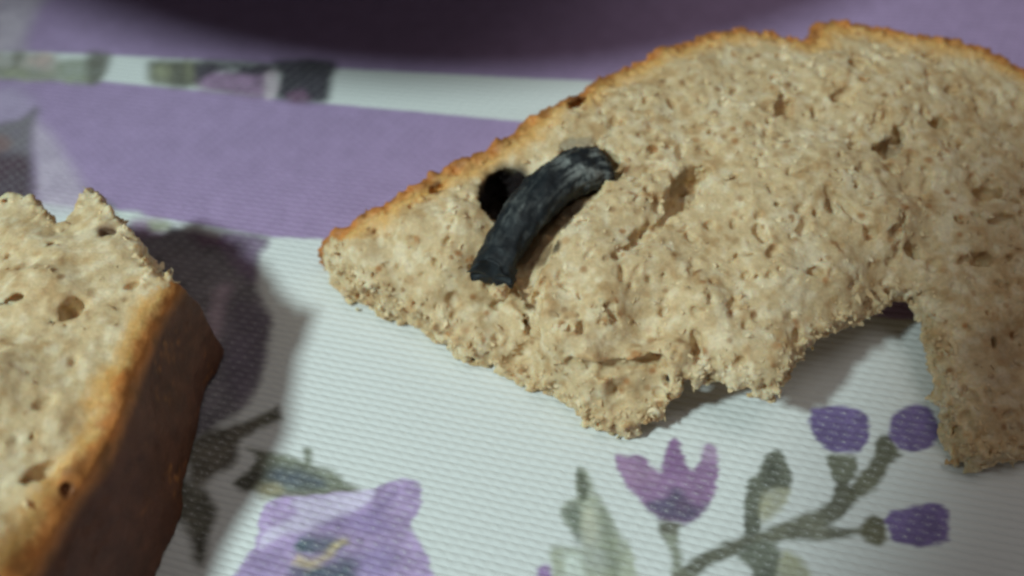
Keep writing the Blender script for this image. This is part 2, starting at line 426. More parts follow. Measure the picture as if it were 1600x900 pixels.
cl = mesh_from('tablecloth', np.column_stack([XY, Z]), F, mc, attrs={'print': ('FLOAT_COLOR', np.column_stack([COL, np.ones(len(COL))])), 'ink': ('FLOAT', ALPHA)}, uv=UVW)
cl['label'] = 'white ribbed cotton tablecloth printed with purple flowers and lavender ribbons'
cl['category'] = 'tablecloth'

# ------------------------------------------------------------------ bread materials
def bread_mat(name, rough, bump_d, sss, scale):
    m, nt, bs = mat(name)
    a = nd(nt, 'ShaderNodeAttribute', attribute_name='bake')
    tc = nd(nt, 'ShaderNodeTexCoord')
    n1_ = nd(nt, 'ShaderNodeTexNoise'); n1_.inputs['Scale'].default_value = scale; n1_.inputs['Detail'].default_value = 5; n1_.inputs['Roughness'].default_value = 0.65
    nt.links.new(tc.outputs['Object'], n1_.inputs['Vector'])
    vo = nd(nt, 'ShaderNodeTexVoronoi', feature='SMOOTH_F1'); vo.inputs['Scale'].default_value = scale * 1.3
    nt.links.new(tc.outputs['Object'], vo.inputs['Vector'])
    hh = math_node(nt, 'ADD', n1_.outputs['Fac'], math_node(nt, 'MULTIPLY', vo.outputs['Distance'], 0.6))
    b = nd(nt, 'ShaderNodeBump'); b.inputs['Strength'].default_value = 0.8; b.inputs['Distance'].default_value = bump_d
    nt.links.new(hh, b.inputs['Height']); nt.links.new(b.outputs[0], bs.inputs['Normal'])
    mr = nd(nt, 'ShaderNodeMapRange'); mr.inputs[1].default_value = 0.3; mr.inputs[2].default_value = 0.7
    mr.inputs[3].default_value = 0.86; mr.inputs[4].default_value = 1.12
    nt.links.new(n1_.outputs['Fac'], mr.inputs[0])
    mu = nd(nt, 'ShaderNodeMix', data_type='RGBA', blend_type='MULTIPLY'); mu.inputs[0].default_value = 1
    nt.links.new(a.outputs['Color'], mu.inputs[6]); nt.links.new(mr.outputs[0], mu.inputs[7])
    nt.links.new(mu.outputs[2], bs.inputs['Base Color'])
    bs.inputs['Roughness'].default_value = rough
    bs.inputs['Specular IOR Level'].default_value = 0.3
    bs.inputs['Subsurface Weight'].default_value = sss
    bs.inputs['Subsurface Radius'].default_value = (1.0, 0.6, 0.35)
    bs.inputs['Subsurface Scale'].default_value = 0.0012
    return m
M_CRUMB = bread_mat('bread_crumb', 0.6, 0.00007, 0.65, 2600)
M_SHRED = bread_mat('bread_shred', 0.7, 0.00002, 0.0, 2600)
M_CRUST = bread_mat('bread_crust', 0.55, 0.00008, 0.1, 1800)

CR = np.array([0.675, 0.50, 0.29]); CR_PALE = np.array([0.79, 0.64, 0.43]); CR_TAN = np.array([0.50, 0.30, 0.135])
GOLD = np.array([0.68, 0.35, 0.085]); TOAST = np.array([0.45, 0.145, 0.032]); DARK = np.array([0.10, 0.035, 0.015]); SIDE = np.array([0.125, 0.05, 0.028])

def build_bread(name, label, OUT, crust, over, h, ctrl, pits, seed, pore_n, slant=0.12, dark_spots=(), flecks=200, crust_w=1.4, round_k=1.6, carve=(), tone=1.0, side=0.0, adds=(), ledge=None, fold=None, grooves=(), hole_dark=(), shreds=0, bumps=()):
    """OUT: (px, py, z) outline; crust: per-vertex flag; over: per-vertex overhang"""
    r = np.random.default_rng(seed)
    P = np.array([at(a, b, c) for a, b, c in OUT])
    # finer outline
    slv = slant if isinstance(slant, list) else [slant] * len(P)
    pp, zz, cc, oo, ss = [], [], [], [], []
    m = len(P)
    for i in range(m):
        j = (i + 1) % m
        for k in range(3):
            t = k / 3
            pp.append(P[i, :2] * (1 - t) + P[j, :2] * t); zz.append(P[i, 2] * (1 - t) + P[j, 2] * t)
            cc.append(crust[i] * (1 - t) + crust[j] * t); oo.append(over[i] * (1 - t) + over[j] * t); ss.append(slv[i] * (1 - t) + slv[j] * t)
    pp = np.array(pp); zz = np.array(zz); cc = np.array(cc); oo = np.array(oo); ss = np.array(ss)
    lo = np.array([pp[:, 0].min() - 3, pp[:, 1].min() - 3, -0.8]); hi = np.array([pp[:, 0].max() + 3, pp[:, 1].max() + 3, 19.0])
    hi[2] = max(zz.max(), max(c[2] for c in ctrl)) + 3
    shp = np.ceil((hi - lo) / h).astype(int) + 1
    ax = [lo[i] + h * np.arange(shp[i]) for i in range(3)]
    X, Y = np.meshgrid(ax[0], ax[1], indexing='ij')
    Q = np.column_stack([X.ravel(), Y.ravel()])
    d, bi, bt = seg_dist(Q, pp, np.roll(pp, -1, 0))
    nx_ = (bi + 1) % len(pp)
    cf = cc[bi] * (1 - bt) + cc[nx_] * bt
    of = oo[bi] * (1 - bt) + oo[nx_] * bt
    slf = ss[bi] * (1 - bt) + ss[nx_] * bt
    sd = np.where(inside(Q, pp), -d, d)
    # top surface: inverse distance weights over outline heights and control points
    C = np.concatenate([np.column_stack([pp, zz]), np.array([[*at(a, b, c)[:2], c] for a, b, c in ctrl])])
    wt = np.concatenate([np.full(len(pp), 0.35), np.full(len(ctrl), 6.0)])
    num = np.zeros(len(Q)); den = np.zeros(len(Q))
    for k in range(len(C)):
        wk = wt[k] / (((Q - C[k, :2]) ** 2).sum(1) + 2.0) ** 1.6
        num += wk * C[k, 2]; den += wk
    top = num / den + 0.35 * n2(Q, 0.14, seed) + 0.2 * n2(Q, 0.3, seed + 1)
    for (a, b, rr, hh) in bumps:
        c_ = at(a, b, 9)[:2]
        top = top + hh * np.exp(-((Q - c_) ** 2).sum(1) / (rr * rr) * (1 + 0.5 * n2(Q, 0.4, seed + 40)))
    if ledge is not None:
        L = at2(ledge[0], 8.5)
        ld_ = poly_sd(Q, L) + 0.7 * n2(Q, 0.5, seed + 23) + 0.35 * n2(Q, 1.3, seed + 24)
        gain = sstep(at(690, 450, 8)[0], at(800, 450, 8)[0], Q[:, 0])
        top = top - ledge[1] * sstep(0.35, -0.35, ld_) * gain
    if fold is not None:
        fa, fb = at(*fold[0])[:2], at(*fold[1])[:2]
        t_ = (fb - fa) / np.linalg.norm(fb - fa)
        s_ = (Q - fa) @ np.array([-t_[1], t_[0]])
        fade = sstep(at(1560, 85, 8)[1], at(1560, 170, 8)[1], Q[:, 1])
        top = np.maximum(top - fold[2] * np.logaddexp(0, (s_ - 0.5) * 2) / 2 * fade, np.minimum(top, 0.9))
    T2 = top.reshape(shp[0], shp[1])
    def on_top(px, py, sink):
        z = 9.0
        for _ in range(4):
            p = at(px, py, z)
            i = np.clip(((p[:2] - lo[:2]) / h).astype(int), 0, shp[:2] - 1)
            z = 0.5 * z + 0.5 * float(T2[i[0], i[1]])
        return at(px, py, z) - np.array([0, 0, sink])
    zb = of * np.maximum(top - 2.3, 0) * sstep(-11, -0.5, sd) - 0.0
    sd3, top3, zb3, cf3 = [a.reshape(shp[0], shp[1], 1).astype(np.float32) for a in (sd, top, zb, cf)]
    zg = ax[2].reshape(1, 1, -1).astype(np.float32)
    wall = sd3 - slf.reshape(sd3.shape) * np.clip(top3 - zg, 0, 20) * (1 - of.reshape(sd3.shape)) + 0 * zg
    f = smax(zg - top3, wall, 0.5 + (round_k - 0.5) * cf3)
    f = smax(f, zb3 - zg + 0 * f, 0.6)
    f = f.astype(np.float32)
    base = f.copy()
    # crumb structure in a band round the surface
    B = np.nonzero(np.abs(f) < 2.6)
    Pb = np.column_stack([ax[0][B[0]], ax[1][B[1]], ax[2][B[2]]]).astype(np.float32)
    crusty = (cf3[B[0], B[1], 0] * sstep(-crust_w * 2.4, -crust_w * 0.6, sd3[B[0], B[1], 0])).astype(np.float32)
    soft = 1 - 0.85 * crusty
    torn = ((1 - cf3[B[0], B[1], 0]) * sstep(-1.6, -0.2, sd3[B[0], B[1], 0])).astype(np.float32)
    nz = 0.22 * vnoise(Pb, 0.33, seed + 2) + 0.13 * vnoise(Pb * np.array([1, 1, 1.2], np.float32), 0.8, seed + 3) + 0.12 * vnoise(Pb, 1.7, seed + 4)
    nz += 0.05 * vnoise(Pb, 3.4, seed + 6) + torn * (0.55 * vnoise(Pb, 0.9, seed + 30) + 0.45 * vnoise(Pb, 2.0, seed + 31))
    f[B] += soft * nz + (0.38 - 0.26 * side) * crusty * vnoise(Pb, 0.9, seed + 7) + (0.30 - 0.24 * side) * crusty * vnoise(Pb, 2.2, seed + 8) + 0.55 * side * crusty * vnoise(Pb, 0.2, seed + 9)
    # pores
    cand = np.nonzero((base[B] > -0.35) & (base[B] < 0.6) & (crusty < 0.5) & (Pb[:, 2] > 1))[0]
    pick = r.choice(cand, pore_n, replace=False)
    rad = np.clip(r.lognormal(math.log(0.37), 0.38, pore_n), 0.24, 1.2)
    ell = [(0, Pb[k], rr * r.uniform(0.8, 1.7), rr * r.uniform(0.6, 1.0), rr * r.uniform(0.7, 1.5), r.normal(0.9, 0.6)) for k, rr in zip(pick, rad)]
    for (a, b, z, ra, rb, rc, ang) in pits:
        ell.append((1, on_top(a, b, 0.25 * rc * (1 - 0.6 * side)), ra * 1.12 * (1 - 0.25 * side), rb * 1.15 * (1 - 0.25 * side), rc * 1.3 * (1 - 0.4 * side), ang))
    for big, c, ra, rb, rc, ang in ell:
        R = max(ra, rb, rc) + 0.6
        i0 = np.maximum(((c - R - lo) / h).astype(int), 0); i1 = np.minimum(((c + R - lo) / h).astype(int) + 2, shp)
        if (i1 <= i0).any(): continue
        gx_, gy_, gz_ = np.meshgrid(*[ax[k][i0[k]:i1[k]] - c[k] for k in range(3)], indexing='ij')
        ca, sa = math.cos(ang), math.sin(ang)
        e = np.sqrt(((gx_ * ca + gy_ * sa) / ra) ** 2 + ((-gx_ * sa + gy_ * ca) / rb) ** 2 + (gz_ / rc) ** 2)
        dd = (e - 1) * min(ra, rb, rc)
        if big:
            g = np.stack([gx_ + c[0], gy_ + c[1], gz_ + c[2]], -1).reshape(-1, 3).astype(np.float32)
            dd = dd + (0.32 * vnoise(g, 0.9, seed + 21) + 0.22 * vnoise(g, 2.0, seed + 22)).reshape(dd.shape)
        sub = f[i0[0]:i1[0], i0[1]:i1[1], i0[2]:i1[2]]
        np.copyto(sub, smax(sub, -dd, 0.22).astype(np.float32))
    # carved trenches: polylines with a radius
    for path, rad in list(carve) + list(grooves):
        pts = np.array([at(*q) if len(q) == 3 else on_top(q[0], q[1], rad * 0.45) for q in path])
        i0 = np.maximum(((pts.min(0) - rad - 1 - lo) / h).astype(int), 0); i1 = np.minimum(((pts.max(0) + rad + 1 - lo) / h).astype(int) + 2, shp)
        g = np.stack(np.meshgrid(*[ax[k][i0[k]:i1[k]] for k in range(3)], indexing='ij'), -1).reshape(-1, 3)
        dd, _, _ = seg_dist(g, pts[:-1], pts[1:])
        dd = dd - rad + 0.35 * vnoise(g.astype(np.float32), 0.7, seed + 9) + 0.2 * vnoise(g.astype(np.float32), 1.9, seed + 10)
        sub = f[i0[0]:i1[0], i0[1]:i1[1], i0[2]:i1[2]]
        np.copyto(sub, smax(sub, -dd.reshape(sub.shape), 0.3).astype(np.float32))
    for (a, b, z, ra) in adds:
        c = at(a, b, z); R = ra + 1.2
        i0 = np.maximum(((c - R - lo) / h).astype(int), 0); i1 = np.minimum(((c + R - lo) / h).astype(int) + 2, shp)
        g = np.stack(np.meshgrid(*[ax[k][i0[k]:i1[k]] for k in range(3)], indexing='ij'), -1).reshape(-1, 3)
        dd = np.linalg.norm(g - c, axis=1) - ra + 0.5 * vnoise(g.astype(np.float32), 1.1, seed + 19) + 0.45 * vnoise(g.astype(np.float32), 2.4, seed + 20)
        sub = f[i0[0]:i1[0], i0[1]:i1[1], i0[2]:i1[2]]
        np.copyto(sub, -smax(-sub, -dd.reshape(sub.shape), 0.4).astype(np.float32))
    f = np.maximum(f, -(zg - 0.12))
    V, Fq = surface_nets(f, lo, h)
    # drop loose specks
    # colour: toasting follows the distance to the crust
    ii = np.clip(np.rint((V[:, :2] - lo[:2]) / h).astype(int), 0, shp[:2] - 1)
    Vs = V.astype(np.float32)
    dcr = -sd.reshape(shp[0], shp[1])[ii[:, 0], ii[:, 1]] + slf.reshape(shp[0], shp[1])[ii[:, 0], ii[:, 1]] * np.clip(top.reshape(shp[0], shp[1])[ii[:, 0], ii[:, 1]] - V[:, 2], 0, 20)
    cfl = cf.reshape(shp[0], shp[1])[ii[:, 0], ii[:, 1]]
    dcr = dcr + 0.6 * vnoise(Vs, 0.5, seed + 12) + 0.45 * vnoise(Vs, 1.5, seed + 13)
    dn = np.where(cfl > 0.5, dcr, 99)
    b1 = vnoise(Vs, 0.28, seed + 14) * 0.35 + vnoise(Vs, 0.85, seed + 15) * 0.6 + vnoise(Vs, 1.7, seed + 25) * 0.45
    b2 = vnoise(Vs, 0.6, seed + 16)
    col = CR + (CR_PALE - CR) * sstep(0.0, 0.6, b1)[:, None]
    col = col + (CR_TAN - col) * (0.7 * sstep(0.1, 0.65, -b1 + 0.35 * b2))[:, None]
    g1 = sstep(crust_w * 3.0, crust_w * 0.9, dn)[:, None] * 0.8
    col = col + (GOLD * 1.15 - col) * g1
    g2 = sstep(crust_w * 1.45, crust_w * 0.4, dn)[:, None] * 0.85
    tv = (0.5 + 0.5 * vnoise(Vs, 0.8, seed + 17))[:, None]
    col = col + ((TOAST * (0.35 + 1.2 * tv)) - col) * g2
    dep = np.clip(top.reshape(shp[0], shp[1])[ii[:, 0], ii[:, 1]] - V[:, 2], 0, 20)
    g3 = (sstep(crust_w * 1.2, crust_w * 0.3, dn) * sstep(1.0, 3.0, dep + 0.5 * tv[:, 0]))[:, None] * side
    col = col + (SIDE * (0.6 + 0.5 * tv + 0.35 * (0.5 + 0.5 * vnoise(Vs, 0.22, seed + 33)[:, None])) - col) * g3
    # bran flecks
    top_idx = np.nonzero((V[:, 2] > 2) & (dn > 2))[0]
    for k in r.choice(top_idx, flecks, replace=False):
        rr = r.uniform(0.2, 0.55)
        m_ = np.nonzero((np.abs(V - V[k]) < rr * 1.5).all(1))[0] if False else None
        c0 = V[k]
        m_ = np.nonzero((np.abs(V[:, 0] - c0[0]) < rr * 1.4) & (np.abs(V[:, 1] - c0[1]) < rr * 1.4))[0]
        e = np.linalg.norm((V[m_] - c0) / np.array([1.0, 1.0, 1.0]), axis=1)
        a = sstep(rr * 1.3, rr * 0.5, e)[:, None] * r.uniform(0.4, 0.9)
        fc = np.array([0.42, 0.19, 0.065]) * r.uniform(0.6, 1.2)
        col[m_] = col[m_] * (1 - a) + fc * a
    for (a_, b_, rad) in hole_dark:  # near-black brown inside the hole, stronger further below the bread's top
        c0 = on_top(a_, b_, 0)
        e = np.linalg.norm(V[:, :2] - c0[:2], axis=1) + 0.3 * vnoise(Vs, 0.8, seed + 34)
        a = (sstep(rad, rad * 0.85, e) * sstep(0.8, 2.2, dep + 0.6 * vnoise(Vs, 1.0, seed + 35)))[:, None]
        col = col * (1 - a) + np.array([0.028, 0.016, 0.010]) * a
    for (a_, b_, z_, rad, c_, op) in dark_spots:
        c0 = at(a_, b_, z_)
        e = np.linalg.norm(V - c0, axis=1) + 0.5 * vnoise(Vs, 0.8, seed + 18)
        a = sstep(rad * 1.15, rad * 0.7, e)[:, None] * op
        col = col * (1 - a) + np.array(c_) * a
    col = np.clip(col * tone, 0.01, 0.9)
    root = thing(name, label, 'bread', [*pp.mean(0), 0])
    org = np.array([*pp.mean(0), 0])
    crustf = (dn[Fq] < crust_w * 1.1).mean(1) > 0.5
    for nm, mask, mt in (('crumb', ~crustf, M_CRUMB), ('crust', crustf, M_CRUST)):
        used, fq = split_mesh(V, Fq, mask)
        mesh_from(nm, V[used] - org, fq, mt, root, attrs={'bake': ('FLOAT_COLOR', np.column_stack([col[used], np.ones(len(used))]))})
    # torn shreds of crumb, standing off the surface, thickest along the tears
    if shreds:
        fn = np.cross(V[Fq[:, 1]] - V[Fq[:, 0]], V[Fq[:, 2]] - V[Fq[:, 0]])
        vn = np.zeros_like(V)
        for k in range(4): np.add.at(vn, Fq[:, k], fn)
        vn /= np.linalg.norm(vn, axis=1)[:, None] + 1e-9
        cc_ = np.nonzero((dn > crust_w * 2) & (V[:, 2] > 1.0) & (vn[:, 2] > -0.3) & (col.mean(1) > 0.12))[0]
        pr_ = np.where(dcr[cc_] < 1.5, 6.0, 1.0)
        pk = r.choice(cc_, shreds, replace=False, p=pr_ / pr_.sum())
        a0 = V[pk]; N_ = vn[pk]
        d_ = r.normal(0, 1, (shreds, 3)); d_ -= (d_ * N_).sum(1)[:, None] * N_; d_ /= np.linalg.norm(d_, axis=1)[:, None]
        d_ = d_ + N_ * r.uniform(0.0, 0.6, (shreds, 1)); d_ /= np.linalg.norm(d_, axis=1)[:, None]
        L_ = r.lognormal(math.log(0.42), 0.45, (shreds, 1)); w_ = r.uniform(0.10, 0.24, (shreds, 1))
        sd_ = np.cross(d_, N_); sd_ /= np.linalg.norm(sd_, axis=1)[:, None] + 1e-9
        up_ = np.cross(sd_, d_)
        bend = d_ + 0.5 * r.normal(0, 1, (shreds, 3)); bend /= np.linalg.norm(bend, axis=1)[:, None]
        rows = []
        for q, (cen, ww) in enumerate(((a0 - 0.12 * N_, w_ * 1.3), (a0 + d_ * L_ * 0.55, w_), (a0 + d_ * L_ * 0.55 + bend * L_ * 0.5, w_ * 0.35))):
            for an in (0.0, 2.1, 4.2):
                rows.append(cen + ww * (math.cos(an) * sd_ * 1.5 + math.sin(an) * up_ * 0.7))
        SV = np.stack(rows, 1).reshape(-1, 3)
        loc = [(0, 1, 4, 3), (1, 2, 5, 4), (2, 0, 3, 5), (3, 4, 7, 6), (4, 5, 8, 7), (5, 3, 6, 8)]
        hand = np.einsum('ij,ij->i', np.cross(sd_, up_), d_).mean()
        if hand < 0: loc = [q[::-1] for q in loc]
        SF = (np.arange(shreds)[:, None, None] * 9 + np.array(loc)[None]).reshape(-1, 4)
        SC = np.repeat(np.clip(col[pk] * r.uniform(0.95, 1.2, (shreds, 1)), 0, 0.9), 9, 0)
        so = mesh_from('torn_shreds', SV - org, SF, M_SHRED, root, smooth=False, attrs={'bake': ('FLOAT_COLOR', np.column_stack([SC, np.ones(len(SC))]))})
        so['kind'] = 'stuff'
    return root

# ------------------------------------------------------------------ torn slice with the black piece
TOPE = [(500, 378, 5), (502, 366, 6), (515, 351, 7), (545, 345, 8), (560, 329, 8.5), (590, 318, 9), (615, 300, 9.5), (650, 280, 10), (690, 258, 10.5), (730, 238, 11), (765, 222, 11), (795, 205, 11), (815, 188, 11), (840, 175, 11), (865, 160, 11),
        (900, 145, 11), (925, 125, 11), (960, 108, 11), (995, 90, 11), (1030, 72, 11), (1080, 58, 11), (1120, 45, 11), (1160, 38, 11), (1200, 42, 11), (1235, 52, 11), (1257, 57, 11), (1266, 52, 11), (1271, 35, 11), (1300, 29, 11), (1340, 30, 11), (1370, 37, 11), (1400, 44, 11),
        (1450, 52, 11), (1510, 60, 11), (1545, 72, 10.5), (1580, 90, 10), (1620, 115, 9.5), (1680, 170, 9), (1730, 260, 8), (1760, 380, 7)]
LOWE = [(1740, 560, 5), (1690, 680, 4), (1620, 702, 3), (1570, 706, 4), (1540, 709, 4), (1514, 700, 4), (1507, 680, 4.5), (1492, 640, 5), (1482, 600, 5.5), (1472, 560, 6), (1466, 520, 6.5), (1456, 495, 6.5), (1440, 476, 6.5), (1428, 462, 7), (1400, 458, 8), (1385, 466, 8), (1362, 480, 8.5), (1340, 496, 8.5), (1312, 504, 9),
        (1285, 515, 9), (1270, 528, 9), (1258, 542, 9), (1250, 562, 9), (1230, 580, 9), (1217, 601, 9), (1184, 600, 8.5), (1150, 590, 8), (1118, 579, 7.5), (1090, 590, 7), (1066, 598, 5.5), (1052, 620, 5), (1022, 640, 4.5), (1002, 659, 4), (960, 660, 3.5), (922, 646, 3), (888, 622, 2.5),
        (850, 602, 2.2), (810, 582, 2), (770, 562, 2), (722, 548, 2), (680, 518, 2), (640, 497, 2), (600, 482, 2.2), (560, 460, 2.5), (530, 432, 3), (512, 402, 4)]
OUT = TOPE + LOWE
crust = [1] * len(TOPE) + [0] * len(LOWE)
crust[-1] = 0; crust[len(TOPE) - 1] = 0
OV = {6.5: 0.3}
over = [0.0] * len(TOPE) + [0.15] * 7 + [0.25, 0.35, 0.5, 0.6, 0.7, 0.8] + [0.95] * 15 + [0.95, 0.95, 0.85, 0.8, 0.75, 0.6, 0.4] + [0.15] * 10
over = (over + [0.1] * len(OUT))[:len(OUT)]
ctrl = [(560, 380, 8), (650, 340, 10.3), (720, 330, 11.2), (600, 420, 6.5), (660, 440, 7), (700, 400, 10), (700, 480, 5), (760, 500, 6), (820, 540, 5), (870, 590, 4.5), (960, 625, 5.5), (1010, 610, 6),
        (850, 470, 10.5), (880, 520, 10), (920, 550, 9.5), (1000, 555, 9.5), (1060, 545, 9.5), (860, 420, 11), (920, 380, 12), (950, 460, 11.5), (1000, 300, 12), (1020, 400, 12), (1100, 450, 11.5), (1150, 530, 10.5), (1200, 540, 10.5),
        (900, 190, 12), (1000, 180, 12.3), (1100, 120, 12.3), (1200, 150, 12.5), (1200, 280, 12.5), (1200, 400, 12), (1300, 120, 12.5), (1300, 250, 12.5), (1300, 400, 11.5), (1380, 330, 12), (1400, 150, 12.2), (1440, 240, 11.6),
        (1500, 200, 11), (1500, 330, 10.5), (1460, 420, 9.6), (1560, 300, 9.6), (1560, 450, 8.4), (1530, 600, 6.2), (1640, 350, 8), (1620, 550, 5.5), (1600, 200, 9.6)]
pits = [(1066, 296, 12.0, 2.9, 1.3, 2.6, 0.95), (1086, 274, 12.0, 1.9, 1.0, 2.2, 0.7), (1392, 232, 12.0, 1.9, 1.2, 1.8, 0.7), (1405, 208, 12.2, 1.1, 0.8, 1.4, 1.4), (1466, 190, 11.5, 1.3, 0.9, 1.3, 0.3), (1362, 360, 12, 0.8, 0.8, 1.2, 0.4),
        (1315, 150, 12.3, 1.0, 0.8, 1.1, 0.2), (1340, 100, 12, 1.1, 0.8, 1.0, 0.2), (1225, 165, 12.3, 1.4, 0.5, 1.2, 1.0), (1330, 255 - 25, 12.3, 0.7, 0.5, 0.8, 0.2), (1090, 545, 9.6, 1.2, 0.45, 1.0, 1.7), (902, 160, 11.2, 1.6, 0.7, 1.5, 1.0),
        (681, 293, 10.3, 1.1, 0.5, 1.2, 0.8), (1545, 300, 9.4, 1.6, 1.0, 1.4, 0.0), (1560, 345, 9.2, 1.5, 0.8, 1.2, 0.1), (1535, 405, 9, 1.4, 0.8, 1.2, 0.1), (1425, 390, 11, 0.9, 0.9, 1.2, 0.7), (1275, 425, 11.8, 0.8, 0.6, 0.8, 0.1),
        (960, 405, 12.0, 0.9, 0.5, 0.9, 0.6), (1000, 365, 12.0, 1.6, 0.5, 1.0, 0.8), (840, 470, 9.8, 0.6, 1.6, 1.8, 0.1), (826, 505, 8, 0.7, 1.8, 1.8, 0.3),
        (793, 296, 11.0, 2.5, 2.9, 5.0, 0.7), (778, 318, 10.8, 1.9, 2.1, 4.4, 0.7), (1380, 130 + 105, 12.2, 1.2, 0.9, 1.2, 0.0), (1300, 322, 12.2, 0.6, 0.9, 0.9, 0.4), (1010, 265, 12.2, 1.8, 0.6, 0.8, 0.2)]
TUBE = [(766, 437, 9.9), (776, 412, 10.3), (794, 374, 10.9), (820, 335, 11.4), (853, 299, 11.6), (888, 274, 11.5), (922, 264, 11.0), (946, 263, 10.2)]
carve = [([(774, 440, 9.8), (796, 395, 10.0), (826, 348, 10.4), (860, 304, 10.6), (902, 278, 10.6), (945, 268, 10.4)], 2.35),
         ([(812, 432, 10.2), (832, 395, 10.6), (858, 350, 11.0), (890, 312, 11.4), (918, 294, 11.6)], 1.9)]
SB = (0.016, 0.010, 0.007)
dark_spots = [(792, 300, 8.2, 3.5, SB, 1.0), (778, 320, 8.2, 3.0, SB, 1.0), (806, 290, 6.8, 2.8, SB, 1.0), (865, 350, 9.0, 2.2, (0.16, 0.09, 0.04), 0.8), (838, 400, 8.6, 2.4, (0.2, 0.12, 0.06), 0.8), (885, 318, 9.8, 2.2, (0.06, 0.035, 0.02), 0.9), (925, 288, 10, 2.0, (0.04, 0.025, 0.018), 0.9),  # darker hole, pit and trench walls; grey stains beside the tube
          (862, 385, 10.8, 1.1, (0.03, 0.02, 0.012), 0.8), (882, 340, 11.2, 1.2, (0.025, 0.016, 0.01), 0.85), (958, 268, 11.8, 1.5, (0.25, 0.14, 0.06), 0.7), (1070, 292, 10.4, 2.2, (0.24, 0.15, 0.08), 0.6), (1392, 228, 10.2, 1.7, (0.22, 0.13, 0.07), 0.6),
          (1545, 560, 5.8, 3.6, (0.22, 0.10, 0.04), 0.3), (1580, 640, 5.2, 4.0, (0.25, 0.12, 0.05), 0.3), (1590, 540, 6.4, 3.0, (0.2, 0.09, 0.035), 0.3), (738, 385, 11.0, 1.0, (0.10, 0.09, 0.085), 0.55), (748, 360, 11.0, 0.8, (0.10, 0.09, 0.085), 0.45), (742, 408, 10.8, 1.0, (0.08, 0.075, 0.07), 0.6), (888, 226, 12, 1.3, (0.10, 0.10, 0.10), 0.5), (915, 222, 12, 1.1, (0.12, 0.12, 0.12), 0.45), (904, 158, 10.6, 1.4, DARK, 0.7), (682, 293, 10, 1.0, DARK, 0.7)]
GROOVE = [([(800, 450), (818, 474), (830, 500), (838, 528)], 0.95), ([(838, 528), (815, 548), (792, 566)], 0.85), ([(898, 568), (935, 576), (968, 572), (1004, 566), (1030, 560)], 1.1), ([(806, 448), (790, 462), (776, 474)], 0.5),
          ([(985, 388), (1010, 372), (1035, 348), (1052, 322)], 0.6), ([(955, 276), (985, 268), (1015, 266)], 0.6), ([(1185, 352), (1195, 372)], 0.6), ([(1086, 520), (1092, 560)], 0.55), ([(1295, 300), (1320, 318), (1345, 340)], 0.5), ([(1410, 335), (1400, 365)], 0.6), ([(940, 470), (965, 505)], 0.45), ([(1225, 150), (1215, 175)], 0.5)]
BUMPS = [(930, 500, 3, 0.9), (1005, 515, 2.2, -1.3), (960, 430, 3, 0.5), (870, 540, 2.5, 0.8), (640, 450, 3, -0.7), (720, 470, 2, -0.6), (765, 520, 2, 0.6), (1100, 520, 3, 0.7), (1030, 450, 2, -0.7), (1180, 450, 3, -0.5), (1060, 560, 2, 0.8),
         (925, 345, 3, 0.6), (1040, 350, 2.2, -0.8), (1240, 300, 4, 0.4), (1350, 420, 2.5, -0.6), (1420, 300, 2.5, -0.6), (1150, 220, 3, 0.4), (1280, 200, 3, -0.4), (580, 400, 2.5, 0.4), (690, 380, 3, 0.4)]
LEDGE = ([(806, 448), (824, 476), (832, 505), (842, 532), (866, 556), (905, 566), (942, 582), (975, 574), (1012, 568), (1030, 562), (1045, 575), (1050, 600), (1040, 680), (940, 720), (780, 620), (660, 560), (560, 480), (640, 430), (740, 450)], 2.2)
build_bread('torn_bread_slice', 'torn crusty bread slice with a black curved piece embedded in its crumb', OUT, crust, over, 0.23, ctrl, pits, 41, 1500, shreds=2200, bumps=BUMPS, dark_spots=dark_spots, flecks=420, ledge=LEDGE, grooves=GROOVE, hole_dark=[(792, 298, 3.9), (778, 322, 3.0)], carve=carve, crust_w=1.7, round_k=1.2, adds=[(780, 447, 11.4, 0.5), (772, 452, 10.9, 0.6), (788, 452, 10.9, 0.6), (779, 457, 10.6, 0.7)])

